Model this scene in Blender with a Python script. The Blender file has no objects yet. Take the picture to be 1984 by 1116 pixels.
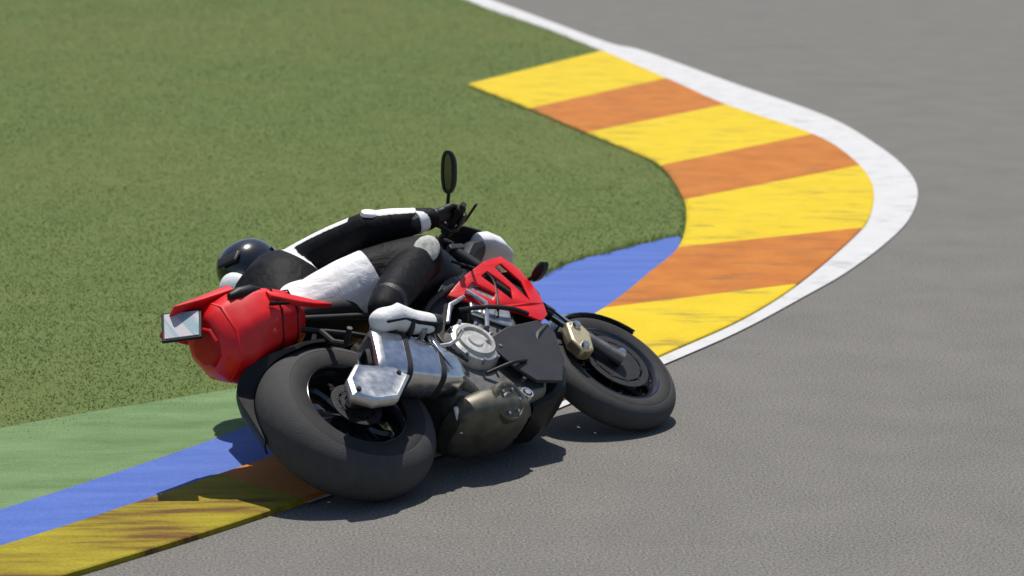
import bpy, bmesh, math, random
import numpy as np
from mathutils import Vector, Matrix, Quaternion
from mathutils.geometry import tessellate_polygon
random.seed(7); rng = np.random.default_rng(7)
sc = bpy.context.scene
COL = sc.collection
RAD = math.radians

# ---------------------------------------------------------------- camera
CAM_D, CAM_E, CAM_F = 8.0, RAD(16.5), 4362.0        # metres to the bike, elevation, focal length in photo pixels
HEAD, LEAN = RAD(46.0), RAD(54.7)                    # heading and lean of the motorcycle
cpos = Vector((0, -CAM_D*math.cos(CAM_E), CAM_D*math.sin(CAM_E)))
roll = RAD(-0.3)
fw0 = -cpos.normalized(); rt0 = Vector((1, 0, 0)); up0 = rt0.cross(fw0)
r0 = rt0*math.cos(roll)+up0*math.sin(roll); u0 = -rt0*math.sin(roll)+up0*math.cos(roll)
CF = (fw0*CAM_F + r0*(992-763.0) + u0*(981.0-558)).normalized()
CR = (r0 - CF*r0.dot(CF)).normalized(); CU = CR.cross(CF)
cam_data = bpy.data.cameras.new('camera'); cam = bpy.data.objects.new('camera', cam_data); COL.objects.link(cam)
cam.matrix_world = Matrix(((CR.x, CU.x, -CF.x, cpos.x), (CR.y, CU.y, -CF.y, cpos.y), (CR.z, CU.z, -CF.z, cpos.z), (0, 0, 0, 1)))
cam_data.sensor_width = 36; cam_data.lens = 36*CAM_F/1984
cam_data.clip_start = 0.1; cam_data.clip_end = 2000
cam_data.dof.use_dof = True; cam_data.dof.focus_distance = 8.2; cam_data.dof.aperture_fstop = 3.2
sc.camera = cam

# ---------------------------------------------------------------- light
SUN = Vector((0.01, 0.22, 0.66)).normalized()
w = bpy.data.worlds.new('World'); sc.world = w; w.use_nodes = True
nt = w.node_tree; bg = nt.nodes['Background']
sky = nt.nodes.new('ShaderNodeTexSky'); sky.sky_type = 'NISHITA'; sky.sun_disc = False
sky.sun_elevation = math.asin(SUN.z); sky.sun_rotation = math.atan2(SUN.x, SUN.y)
nt.links.new(sky.outputs[0], bg.inputs[0]); bg.inputs[1].default_value = 0.095
sl = bpy.data.lights.new('sun', 'SUN'); sl.energy = 4.75; sl.angle = RAD(0.55); sl.color = (1.0, 0.95, 0.87)
so = bpy.data.objects.new('sun', sl); COL.objects.link(so); so.rotation_euler = (-SUN).to_track_quat('-Z', 'Y').to_euler()
sc.view_settings.view_transform = 'Standard'; sc.view_settings.look = 'None'
sc.view_settings.exposure = 0.0; sc.view_settings.gamma = 1; sc.view_settings.use_curve_mapping = False
sc.render.filter_size = 1.6

# ---------------------------------------------------------------- materials
def ramp_pts(r, pts):
    el = r.color_ramp.elements
    while len(el) < len(pts): el.new(0.5)
    for e, (p, c) in zip(el, pts):
        e.position = p; e.color = c if len(c) == 4 else (*c, 1)
def mat(name, col, rough=0.5, metal=0.0, var=0.08, scale=30, bump=0.0, bscale=200, coat=0.0, spec=0.5, coords='Object', rvar=0.1):
    m = bpy.data.materials.new(name); m.use_nodes = True
    n = m.node_tree.nodes; l = m.node_tree.links; b = n['Principled BSDF']
    tc = n.new('ShaderNodeTexCoord')
    nz = n.new('ShaderNodeTexNoise'); nz.inputs['Scale'].default_value = scale; nz.inputs['Detail'].default_value = 6
    l.new(tc.outputs[coords], nz.inputs['Vector'])
    r = n.new('ShaderNodeValToRGB'); c = np.array(col)
    ramp_pts(r, [(0.3, tuple(np.clip(c*(1-var), 0, 1))), (0.7, tuple(np.clip(c*(1+var), 0, 1)))])
    l.new(nz.outputs['Fac'], r.inputs[0]); l.new(r.outputs[0], b.inputs['Base Color'])
    mr = n.new('ShaderNodeMapRange'); mr.inputs[3].default_value = max(0.02, rough-rvar); mr.inputs[4].default_value = min(1, rough+rvar)
    l.new(nz.outputs['Fac'], mr.inputs[0]); l.new(mr.outputs[0], b.inputs['Roughness'])
    b.inputs['Metallic'].default_value = metal; b.inputs['Specular IOR Level'].default_value = spec
    if coat: b.inputs['Coat Weight'].default_value = coat; b.inputs['Coat Roughness'].default_value = 0.06
    if bump:
        nb = n.new('ShaderNodeTexNoise'); nb.inputs['Scale'].default_value = bscale; nb.inputs['Detail'].default_value = 4
        l.new(tc.outputs[coords], nb.inputs['Vector'])
        bp = n.new('ShaderNodeBump'); bp.inputs['Strength'].default_value = bump; bp.inputs['Distance'].default_value = 0.01
        l.new(nb.outputs['Fac'], bp.inputs['Height']); l.new(bp.outputs[0], b.inputs['Normal'])
    return m
M = {}
M['red'] = mat('red paint', (0.70, 0.004, 0.007), 0.42, var=0.10, scale=14, coat=0.15)
M['red_lens'] = mat('red lens', (0.46, 0.003, 0.005), 0.4, var=0.15, spec=0.3)
M['black'] = mat('black plastic', (0.009, 0.009, 0.010), 0.5, var=0.2, spec=0.3)
M['gloss_black'] = mat('gloss black paint', (0.012, 0.012, 0.016), 0.15, var=0.1, coat=0.6)
M['matt_black'] = mat('matt black metal', (0.018, 0.018, 0.02), 0.55, metal=0.3, var=0.2)
M['panel'] = mat('charcoal panel', (0.014, 0.014, 0.019), 0.55, var=0.15, scale=12)
M['rubber'] = mat('tyre rubber', (0.022, 0.022, 0.023), 0.72, var=0.25, scale=18, bump=0.15, bscale=260, spec=0.3)
M['tread'] = mat('scrubbed tread', (0.062, 0.061, 0.061), 0.8, var=0.12, scale=26, bump=0.3, bscale=320, spec=0.25)
M['alu'] = mat('brushed aluminium', (0.62, 0.62, 0.62), 0.34, metal=1.0, var=0.12, scale=40)
M['chrome'] = mat('polished steel', (0.60, 0.61, 0.63), 0.24, metal=1.0, var=0.15, scale=30)
M['grey_metal'] = mat('cast grey engine case', (0.17, 0.168, 0.160), 0.48, metal=0.75, var=0.18, scale=35, bump=0.05)
M['case'] = mat('dull aluminium case', (0.46, 0.455, 0.44), 0.5, metal=0.6, var=0.25, scale=18, bump=0.12, bscale=70)
M['olive_metal'] = mat('heat stained steel', (0.125, 0.120, 0.095), 0.5, metal=0.6, var=0.28, scale=22)
M['gold'] = mat('pale gold anodised', (0.66, 0.56, 0.34), 0.4, metal=0.8, var=0.1)
M['silver'] = mat('silver paint', (0.72, 0.72, 0.74), 0.3, metal=0.35, var=0.06)
M['white'] = mat('white plastic', (0.80, 0.80, 0.80), 0.35, var=0.04, coat=0.2)
M['disc'] = mat('brake disc steel', (0.42, 0.41, 0.40), 0.3, metal=1.0, var=0.15, scale=60)
M['seat'] = mat('seat vinyl', (0.014, 0.014, 0.016), 0.6, bump=0.15, bscale=180)
M['glass'] = mat('tinted mirror glass', (0.16, 0.17, 0.16), 0.06, metal=1.0, var=0.02, rvar=0.02)
M['lens'] = mat('clear lens', (0.62, 0.65, 0.68), 0.1, metal=0.2, var=0.1, coat=0.8)
M['amber'] = mat('amber lens', (0.62, 0.22, 0.02), 0.15, var=0.1, coat=0.6)
M['radiator'] = mat('radiator core', (0.02, 0.02, 0.022), 0.5, metal=0.5, var=0.3, scale=150)
M['helmet'] = mat('dark helmet shell', (0.010, 0.012, 0.018), 0.2, var=0.3, scale=6, coat=0.5)
M['glove'] = mat('black leather glove', (0.010, 0.010, 0.012), 0.55, var=0.2, bump=0.3, bscale=90)
M['boot_white'] = mat('white boot leather', (0.80, 0.80, 0.80), 0.42, var=0.05, scale=14, bump=0.2, bscale=60)
M['puck'] = mat('scuffed knee slider', (0.46, 0.46, 0.42), 0.6, var=0.3, scale=60, bump=0.3)
M['suit_white'] = mat('white leather', (0.80, 0.80, 0.80), 0.42, var=0.05, scale=14, bump=0.2, bscale=60)

# plate: pale with faint grey-blue smudges
def plate_mat():
    m = mat('number plate face', (0.62, 0.64, 0.66), 0.35, var=0.05)
    n = m.node_tree.nodes; l = m.node_tree.links; b = n['Principled BSDF']
    tc = n.new('ShaderNodeTexCoord'); mp = n.new('ShaderNodeMapping'); mp.inputs['Scale'].default_value = (26, 14, 1)
    v = n.new('ShaderNodeTexNoise'); v.inputs['Scale'].default_value = 1.0; v.inputs['Detail'].default_value = 2
    r = n.new('ShaderNodeValToRGB'); ramp_pts(r, [(0.44, (0.26, 0.38, 0.42)), (0.52, (0.52, 0.49, 0.52))])
    l.new(tc.outputs['Object'], mp.inputs[0]); l.new(mp.outputs[0], v.inputs['Vector']); l.new(v.outputs['Fac'], r.inputs[0]); l.new(r.outputs[0], b.inputs['Base Color'])
    return m
M['plate'] = plate_mat()

# race suit: black leather with white panels marked by a per-vertex mask
def suit_mat():
    m = bpy.data.materials.new('race suit leather'); m.use_nodes = True
    n = m.node_tree.nodes; l = m.node_tree.links; b = n['Principled BSDF']
    at = n.new('ShaderNodeAttribute'); at.attribute_name = 'panel'
    r = n.new('ShaderNodeValToRGB'); ramp_pts(r, [(0.47, (0.007, 0.007, 0.009)), (0.53, (0.80, 0.80, 0.80))])
    l.new(at.outputs['Fac'], r.inputs[0]); l.new(r.outputs[0], b.inputs['Base Color'])
    b.inputs['Roughness'].default_value = 0.62; b.inputs['Specular IOR Level'].default_value = 0.12
    tc = n.new('ShaderNodeTexCoord'); nb = n.new('ShaderNodeTexNoise'); nb.inputs['Scale'].default_value = 13; nb.inputs['Detail'].default_value = 5; nb.inputs['Distortion'].default_value = 1.2
    l.new(tc.outputs['Object'], nb.inputs['Vector'])
    bp = n.new('ShaderNodeBump'); bp.inputs['Strength'].default_value = 0.4; bp.inputs['Distance'].default_value = 0.02
    l.new(nb.outputs['Fac'], bp.inputs['Height']); l.new(bp.outputs[0], b.inputs['Normal'])
    return m
M['suit'] = suit_mat()

def ground_mat(name, pts, scale, rough=0.9, fine=None, bump=0.3, bscale=250, stretch=None, spec=0.12, scuff=None):
    """large noise through a colour ramp, times a fine speckle"""
    m = bpy.data.materials.new(name); m.use_nodes = True
    n = m.node_tree.nodes; l = m.node_tree.links; b = n['Principled BSDF']
    tc = n.new('ShaderNodeTexCoord'); mp = n.new('ShaderNodeMapping')
    if stretch: mp.inputs['Scale'].default_value = stretch[0]; mp.inputs['Rotation'].default_value[2] = stretch[1]
    l.new(tc.outputs['Object'], mp.inputs[0])
    a = n.new('ShaderNodeTexNoise'); a.inputs['Scale'].default_value = scale; a.inputs['Detail'].default_value = 7; a.inputs['Roughness'].default_value = 0.6
    l.new(mp.outputs[0], a.inputs['Vector'])
    r = n.new('ShaderNodeValToRGB'); ramp_pts(r, pts); l.new(a.outputs['Fac'], r.inputs[0])
    f = n.new('ShaderNodeTexNoise'); f.inputs['Scale'].default_value = bscale; f.inputs['Detail'].default_value = 3
    l.new(tc.outputs['Object'], f.inputs['Vector'])
    fr = n.new('ShaderNodeMapRange'); fr.inputs[1].default_value = 0.3; fr.inputs[2].default_value = 0.7
    fr.inputs[3].default_value = fine[0] if fine else 1; fr.inputs[4].default_value = fine[1] if fine else 1
    l.new(f.outputs['Fac'], fr.inputs[0])
    mx = n.new('ShaderNodeVectorMath'); mx.operation = 'SCALE'
    l.new(r.outputs[0], mx.inputs[0]); l.new(fr.outputs[0], mx.inputs['Scale']); l.new(mx.outputs[0], b.inputs['Base Color'])
    if scuff:
        m2 = n.new('ShaderNodeMapping'); m2.inputs['Rotation'].default_value[2] = scuff[2]; m2.inputs['Scale'].default_value = scuff[3]
        s2 = n.new('ShaderNodeTexNoise'); s2.inputs['Scale'].default_value = 1.0; s2.inputs['Detail'].default_value = 8; s2.inputs['Roughness'].default_value = 0.65
        l.new(tc.outputs['Object'], m2.inputs[0]); l.new(m2.outputs[0], s2.inputs['Vector'])
        sr = n.new('ShaderNodeMapRange'); sr.inputs[1].default_value = scuff[0]; sr.inputs[2].default_value = scuff[0]+.14; sr.inputs[4].default_value = scuff[1]
        l.new(s2.outputs['Fac'], sr.inputs[0])
        mc = n.new('ShaderNodeMix'); mc.data_type = 'RGBA'; l.new(sr.outputs[0], mc.inputs[0]); l.new(mx.outputs[0], mc.inputs[6]); mc.inputs[7].default_value = scuff[4]
        l.new(mc.outputs[2], b.inputs['Base Color'])
    b.inputs['Roughness'].default_value = rough; b.inputs['Specular IOR Level'].default_value = spec
    bp = n.new('ShaderNodeBump'); bp.inputs['Strength'].default_value = bump; bp.inputs['Distance'].default_value = 0.004
    l.new(f.outputs['Fac'], bp.inputs['Height']); l.new(bp.outputs[0], b.inputs['Normal'])
    return m
M['asphalt'] = ground_mat('track asphalt', [(0.25, (0.142, 0.137, 0.127)), (0.5, (0.156, 0.150, 0.139)), (0.75, (0.172, 0.165, 0.152))], 2.2, fine=(0.55, 1.45), bump=0.22, bscale=105, stretch=((1.0, 1.0, 1), 0), scuff=(0.56, 0.18, RAD(-40), (0.5, 0.8, 1), (0.075, 0.074, 0.073, 1)))
M['soil'] = ground_mat('infield soil', [(0.3, (0.100, 0.142, 0.042)), (0.7, (0.128, 0.165, 0.052))], 2.2, fine=(0.6, 1.3), bscale=160)
M['line'] = ground_mat('white track paint', [(0.30, (0.42, 0.41, 0.41)), (0.45, (0.54, 0.54, 0.545)), (0.8, (0.59, 0.59, 0.60))], 5, fine=(0.93, 1.03), bump=0.25, bscale=120, rough=0.7, scuff=(0.60, 0.35, RAD(-38), (1.1, 5.0, 1), (0.22, 0.21, 0.20, 1)))
M['blue'] = ground_mat('blue paint', [(0.25, (0.062, 0.112, 0.36)), (0.5, (0.080, 0.138, 0.42)), (0.8, (0.110, 0.165, 0.46))], 3.5, fine=(0.88, 1.1), bscale=110, rough=0.7, stretch=((0.5, 3, 1), RAD(35)))
M['turf'] = ground_mat('pale green painted strip', [(0.3, (0.095, 0.165, 0.065)), (0.5, (0.135, 0.215, 0.095)), (0.75, (0.18, 0.265, 0.125))], 2.6, fine=(0.8, 1.15), bscale=130, stretch=((0.7, 2.2, 1), RAD(20)))
M['yellow'] = ground_mat('yellow kerb paint', [(0.22, (0.42, 0.27, 0.012)), (0.36, (0.60, 0.43, 0.010)), (0.8, (0.66, 0.50, 0.016))], 3.2, fine=(0.90, 1.06), bscale=120, rough=0.65, scuff=(0.54, 0.55, RAD(-38), (2.2, 6.0, 1), (0.13, 0.09, 0.05, 1)))
M['orange'] = ground_mat('orange kerb paint', [(0.25, (0.36, 0.110, 0.018)), (0.5, (0.45, 0.150, 0.022)), (0.8, (0.52, 0.195, 0.030))], 3.6, fine=(0.88, 1.08), bscale=120, rough=0.65, scuff=(0.54, 0.55, RAD(-38), (2.2, 6.0, 1), (0.13, 0.09, 0.05, 1)))
M['yellow_worn'] = ground_mat('worn yellow kerb paint', [(0.38, (0.13, 0.065, 0.020)), (0.48, (0.25, 0.195, 0.016)), (0.7, (0.35, 0.295, 0.024))], 3.0, fine=(0.8, 1.1), bscale=110, rough=0.75, stretch=((0.5, 3.2, 1), RAD(35)))

# ---------------------------------------------------------------- mesh helpers
class MB:
    def __init__(s): s.v = []; s.f = []
    def add(s, v, f):
        o = len(s.v); s.v += [tuple(p) for p in v]; s.f += [tuple(i+o for i in q) for q in f]; return s
    def loft(s, rings, cap=True, closed=False):
        n = len(rings[0]); k = len(rings); v = [p for r in rings for p in r]; f = []
        for i in range(k if closed else k-1):
            a = i*n; b = ((i+1) % k)*n
            for j in range(n): f.append((a+j, a+(j+1) % n, b+(j+1) % n, b+j))
        if cap and not closed: f.append(tuple(range(n-1, -1, -1))); f.append(tuple(range((k-1)*n, k*n)))
        return s.add(v, f)
    def tube(s, pts, rad, n=10, flat=1.0, flatdir=None, cap=True):
        P = [Vector(p) for p in pts]; R = rad if hasattr(rad, '__len__') else [rad]*len(P)
        rings = []; up = None
        for i, p in enumerate(P):
            t = (P[min(i+1, len(P)-1)]-P[max(i-1, 0)]).normalized()
            if up is None:
                ref = Vector(flatdir) if flatdir else (Vector((0, 0, 1)) if abs(t.z) < .9 else Vector((1, 0, 0)))
                up = (ref-t*ref.dot(t)).normalized()
            else: up = (up-t*up.dot(t)).normalized()
            sd = t.cross(up)
            rings.append([p+(up*math.cos(a)*flat+sd*math.sin(a))*R[i] for a in [2*math.pi*j/n for j in range(n)]])
        return s.loft(rings, cap)
    def capsule(s, pts, rad, n=14):
        """chain with rounded ends"""
        P = [Vector(p) for p in pts]; R = list(rad); d0 = (P[0]-P[1]).normalized(); d1 = (P[-1]-P[-2]).normalized()
        pre = [(P[0]+d0*R[0]*c, R[0]*math.sqrt(max(0.0, 1-c*c))+1e-4) for c in (.98, .8, .5)]
        post = [(P[-1]+d1*R[-1]*c, R[-1]*math.sqrt(max(0.0, 1-c*c))+1e-4) for c in (.5, .8, .98)]
        A = pre+list(zip(P, R))+post
        return s.tube([a[0] for a in A], [a[1] for a in A], n)
    def lathe(s, prof, c=(0, 0, 0), n=48, closed=True, axis=(0, 1, 0)):
        ax = Vector(axis).normalized(); ref = Vector((1, 0, 0)) if abs(ax.x) < .9 else Vector((0, 0, 1))
        e1 = (ref-ax*ref.dot(ax)).normalized(); e2 = ax.cross(e1); c = Vector(c); k = len(prof); v = []; f = []
        for i in range(n):
            a = 2*math.pi*i/n; d = e1*math.cos(a)+e2*math.sin(a)
            v += [c+d*r+ax*y for r, y in prof]
        for i in range(n):
            a = i*k; b = ((i+1) % n)*k
            for j in range(k if closed else k-1): f.append((a+j, b+j, b+(j+1) % k, a+(j+1) % k))
        if not closed:
            for j in (0, k-1):
                if prof[j][0] > 1e-6: f.append(tuple(i*k+j for i in (range(n) if j else range(n-1, -1, -1))))
        return s.add(v, f)
    def box(s, c, size, rot=None):
        c = Vector(c); q = rot or Quaternion(); v = [c+q @ Vector((x*size[0]/2, y*size[1]/2, z*size[2]/2)) for x in (-1, 1) for y in (-1, 1) for z in (-1, 1)]
        return s.add(v, [(0, 1, 3, 2), (4, 6, 7, 5), (0, 4, 5, 1), (2, 3, 7, 6), (0, 2, 6, 4), (1, 5, 7, 3)])
    def prism(s, poly, fa, fb):
        """poly of (a, b); fa, fb map it to the two faces"""
        n = len(poly); v = [fa(p) for p in poly]+[fb(p) for p in poly]
        f = [tuple(range(n)), tuple(range(2*n-1, n-1, -1))]+[(j, (j+1) % n, n+(j+1) % n, n+j) for j in range(n)]
        return s.add(v, f)
    def slab(s, poly, y0, y1): return s.prism(poly, lambda p: (p[0], y0, p[1]), lambda p: (p[0], y1, p[1]))
    def build(s, name, m, parent=None, smooth=True, bevel=0.0, subd=0, mods=None, angle=35, mesh=None):
        me = bpy.data.meshes.new(name); me.from_pydata(s.v, [], s.f)
        b = bmesh.new(); b.from_mesh(me); bmesh.ops.recalc_face_normals(b, faces=b.faces); b.to_mesh(me); b.free()
        return finish(name, me, m, parent, smooth, bevel, subd, angle)
def finish(name, me, m, parent=None, smooth=True, bevel=0.0, subd=0, angle=35):
    me.materials.append(M[m])
    if smooth: me.shade_smooth() if hasattr(me, 'shade_smooth') else None
    if smooth and not subd: me.set_sharp_from_angle(angle=RAD(angle if not bevel else 70))
    o = bpy.data.objects.new(name, me); COL.objects.link(o); o.parent = parent
    if bevel:
        d = o.modifiers.new('bevel', 'BEVEL'); d.width = bevel; d.segments = 2; d.limit_method = 'ANGLE'; d.angle_limit = RAD(32)
    if subd:
        d = o.modifiers.new('subdivision', 'SUBSURF'); d.levels = subd; d.render_levels = subd
    return o
def tag(o, label=None, cat=None, group=None, kind=None):
    if label: o['label'] = label
    if cat: o['category'] = cat
    if group: o['group'] = group
    if kind: o['kind'] = kind
    return o
def spline(pts, k=6):
    """Catmull-Rom through points"""
    P = [np.array(p, float) for p in pts]; P = [2*P[0]-P[1]]+P+[2*P[-1]-P[-2]]; out = []
    for i in range(1, len(P)-2):
        for j in range(k):
            t = j/k; a, b, c, d = P[i-1:i+3]
            out.append(0.5*((2*b)+(-a+c)*t+(2*a-5*b+4*c-d)*t*t+(-a+3*b-3*c+d)*t**3))
    out.append(P[-2]); return out
def sup(c, hw, hh, n=20, e=2.6, x=None):
    """superellipse ring in the y-z plane at x"""
    r = []
    for j in range(n):
        a = 2*math.pi*j/n; ca, sa = math.cos(a), math.sin(a)
        r.append((c[0], c[1]+hw*math.copysign(abs(ca)**(2/e), ca), c[2]+hh*math.copysign(abs(sa)**(2/e), sa)))
    return r

# ---------------------------------------------------------------- the ground
def G(px, py, z=0.0):
    """where the sight line through this spot of the photo meets the ground plane"""
    d = CF*CAM_F+CR*(px-992)+CU*(558-py); t = (z-cpos.z)/d.z; p = cpos+d*t; return np.array((p.x, p.y))
def gl(pts, k=6, ext0=None, ext1=None):
    P = [G(*p) for p in pts]
    return [np.array(p) for p in (ext0 or [])]+list(spline(P, k))+[np.array(p) for p in (ext1 or [])]
def resample(P, n):
    P = np.array(P); s = np.r_[0, np.cumsum(np.linalg.norm(np.diff(P, axis=0), axis=1))]; t = np.linspace(0, s[-1], n)
    return np.stack([np.interp(t, s, P[:, 0]), np.interp(t, s, P[:, 1])], 1)
def sheet(name, poly, z, m, parent=None, kind='structure'):
    v = [(p[0], p[1], z) for p in poly]; f = tessellate_polygon([[Vector(q) for q in v]])
    me = bpy.data.meshes.new(name); me.from_pydata(v, [], f)
    b = bmesh.new(); b.from_mesh(me); bmesh.ops.recalc_face_normals(b, faces=b.faces)
    for q in b.faces:
        if q.normal.z < 0: q.normal_flip()
    b.to_mesh(me); b.free()
    o = finish(name, me, m, parent, smooth=False)
    if kind: o['kind'] = kind
    return o
def band(name, A, B, z, m, n=120, thick=0.0, parent=None, kind='structure'):
    A = resample(A, n); B = resample(B, n); mb = MB()
    if thick:
        mb.loft([[(a[0], a[1], z-thick), (a[0], a[1], z-.004), (a[0]*.985+b[0]*.015, a[1]*.985+b[1]*.015, z), (b[0]*.985+a[0]*.015, b[1]*.985+a[1]*.015, z), (b[0], b[1], z-.004), (b[0], b[1], z-thick)] for a, b in zip(A, B)])
        o = mb.build(name, m, parent, smooth=False)
    else:
        v = [(a[0], a[1], z) for a in A]+[(b[0], b[1], z) for b in B]
        mb.add(v, [(i, i+1, n+i+1, n+i) for i in range(n-1)]); o = mb.build(name, m, parent, smooth=False)
        if o.data.polygons[0].normal.z < 0: o.data.flip_normals()
    if kind: o['kind'] = kind
    return o

# lines of the corner, read as ground positions
L_OUT = gl([(800, -55), (940, -4), (1055, 38), (1180, 84), (1245, 99), (1420, 162), (1600, 226), (1700, 283), (1757, 330), (1778, 372), (1764, 422), (1720, 470), (1640, 530), (1560, 576), (1440, 641), (1310, 699), (1110, 783), (870, 880), (540, 998), (153, 1117), (-150, 1199)])
L_IN = gl([(795, -48), (925, 10), (1045, 52), (1168, 101), (1300, 158), (1405, 205), (1572, 262), (1650, 310), (1690, 362), (1686, 420), (1655, 462), (1550, 552), (1440, 622), (1290, 690), (1100, 776), (860, 877), (530, 997), (153, 1116), (-150, 1198)])
K_IN = gl([(905, 167), (1022, 213), (1140, 263), (1230, 300), (1282, 328), (1320, 382), (1330, 425), (1316, 482), (1262, 530), (1165, 606), (1000, 690), (720, 812), (530, 890), (400, 936), (153, 1020), (-150, 1115)])
K_OUT = gl([(1168, 101), (1300, 158), (1405, 205), (1572, 262), (1650, 310), (1690, 362), (1686, 420), (1655, 462), (1550, 552), (1440, 622), (1290, 690), (1100, 776), (860, 877), (530, 997), (153, 1116), (-150, 1198)])
B_IN = gl([(1318, 458), (1200, 488), (1090, 520), (860, 640), (640, 762), (430, 850), (153, 945), (-150, 1040)])
T_IN = gl([(860, 636), (640, 720), (400, 765), (250, 790), (153, 806), (-150, 860)])

def near_i0(P, q): return min(range(len(P)), key=lambda i: np.linalg.norm(np.array(P[i])-q))
# the track surface: one sheet to the horizon
asph = sheet('track', [(-400, -400), (400, -400), (400, 400), (-400, 400)], 0.0, 'asphalt')
# infield: everything inside the white line, a little proud of the asphalt
far = L_IN[0]; near = L_IN[-1]
d0 = L_IN[0]-L_IN[2]; d0 /= np.linalg.norm(d0); d1 = near-L_IN[-3]; d1 /= np.linalg.norm(d1)
inf_poly = [far+d0*120, far+d0*30]+list(L_IN)+[near+d1*10, near+d1*60, np.array((-200, near[1]-60)), np.array((-200, far[1]+60))]
infield = sheet('infield', inf_poly, 0.004, 'soil')
i_a, i_o = near_i0(L_IN, G(600, 972)), near_i0(L_OUT, G(605, 976))
band('track_line', L_IN[:i_a+1], L_OUT[:i_o+1], 0.008, 'line', 220)
band('track_line_far', [far+d0*30, far], [L_OUT[0]+d0*30, L_OUT[0]], 0.008, 'line', 20)
bi = B_IN+[B_IN[-1]+d1*8]
k0 = min(range(len(K_IN)), key=lambda i: np.linalg.norm(K_IN[i]-G(1316, 482)))
ki = K_IN[k0:]+[K_IN[-1]+d1*8]
band('blue_painted_strip', bi, ki, 0.012, 'blue', 120)
band('green_painted_strip', T_IN+[T_IN[-1]+d1*8], [G(861, 641)]+[p for p in B_IN if p[0] < G(861, 641)[0]]+[B_IN[-1]+d1*8], 0.009, 'turf', 80)

# kerb: painted concrete blocks, each a piece of its own
kerb = bpy.data.objects.new('kerb', None); COL.objects.link(kerb); kerb['kind'] = 'structure'
def near_i(P, q): return min(range(len(P)), key=lambda i: np.linalg.norm(np.array(P[i])-q))
KI = resample(K_IN, 900); KO = resample(K_OUT, 900)
cuts = [((905, 167), (1168, 101)), ((1025, 214), (1292, 155)), ((1135, 262), (1412, 206)), ((1281, 326), (1576, 264)), ((1321, 393), (1664, 325)), ((1312, 486), (1664, 447)),
        ((1168, 605), (1538, 558)), ((960, 709), (1255, 706)), ((760, 795), (1010, 812)), ((600, 862), (800, 900)), ((425, 927), (585, 978)), ((60, 1049), (160, 1114)), ((-150, 1115), (-150, 1198))]
cols = ['yellow', 'orange', 'yellow', 'orange', 'yellow', 'orange', 'yellow', 'orange', 'yellow', 'orange', 'yellow_worn', 'yellow_worn']
for j, c in enumerate(cols):
    a0, a1 = near_i(KI, G(*cuts[j][0])), near_i(KI, G(*cuts[j+1][0])); b0, b1 = near_i(KO, G(*cuts[j][1])), near_i(KO, G(*cuts[j+1][1]))
    A = KI[a0:a1+1]; B = KO[b0:b1+1]
    if j == 0: pass
    o = band('kerb_block', A, B, 0.022, c, 16, thick=0.03, parent=kerb, kind=None)

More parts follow.
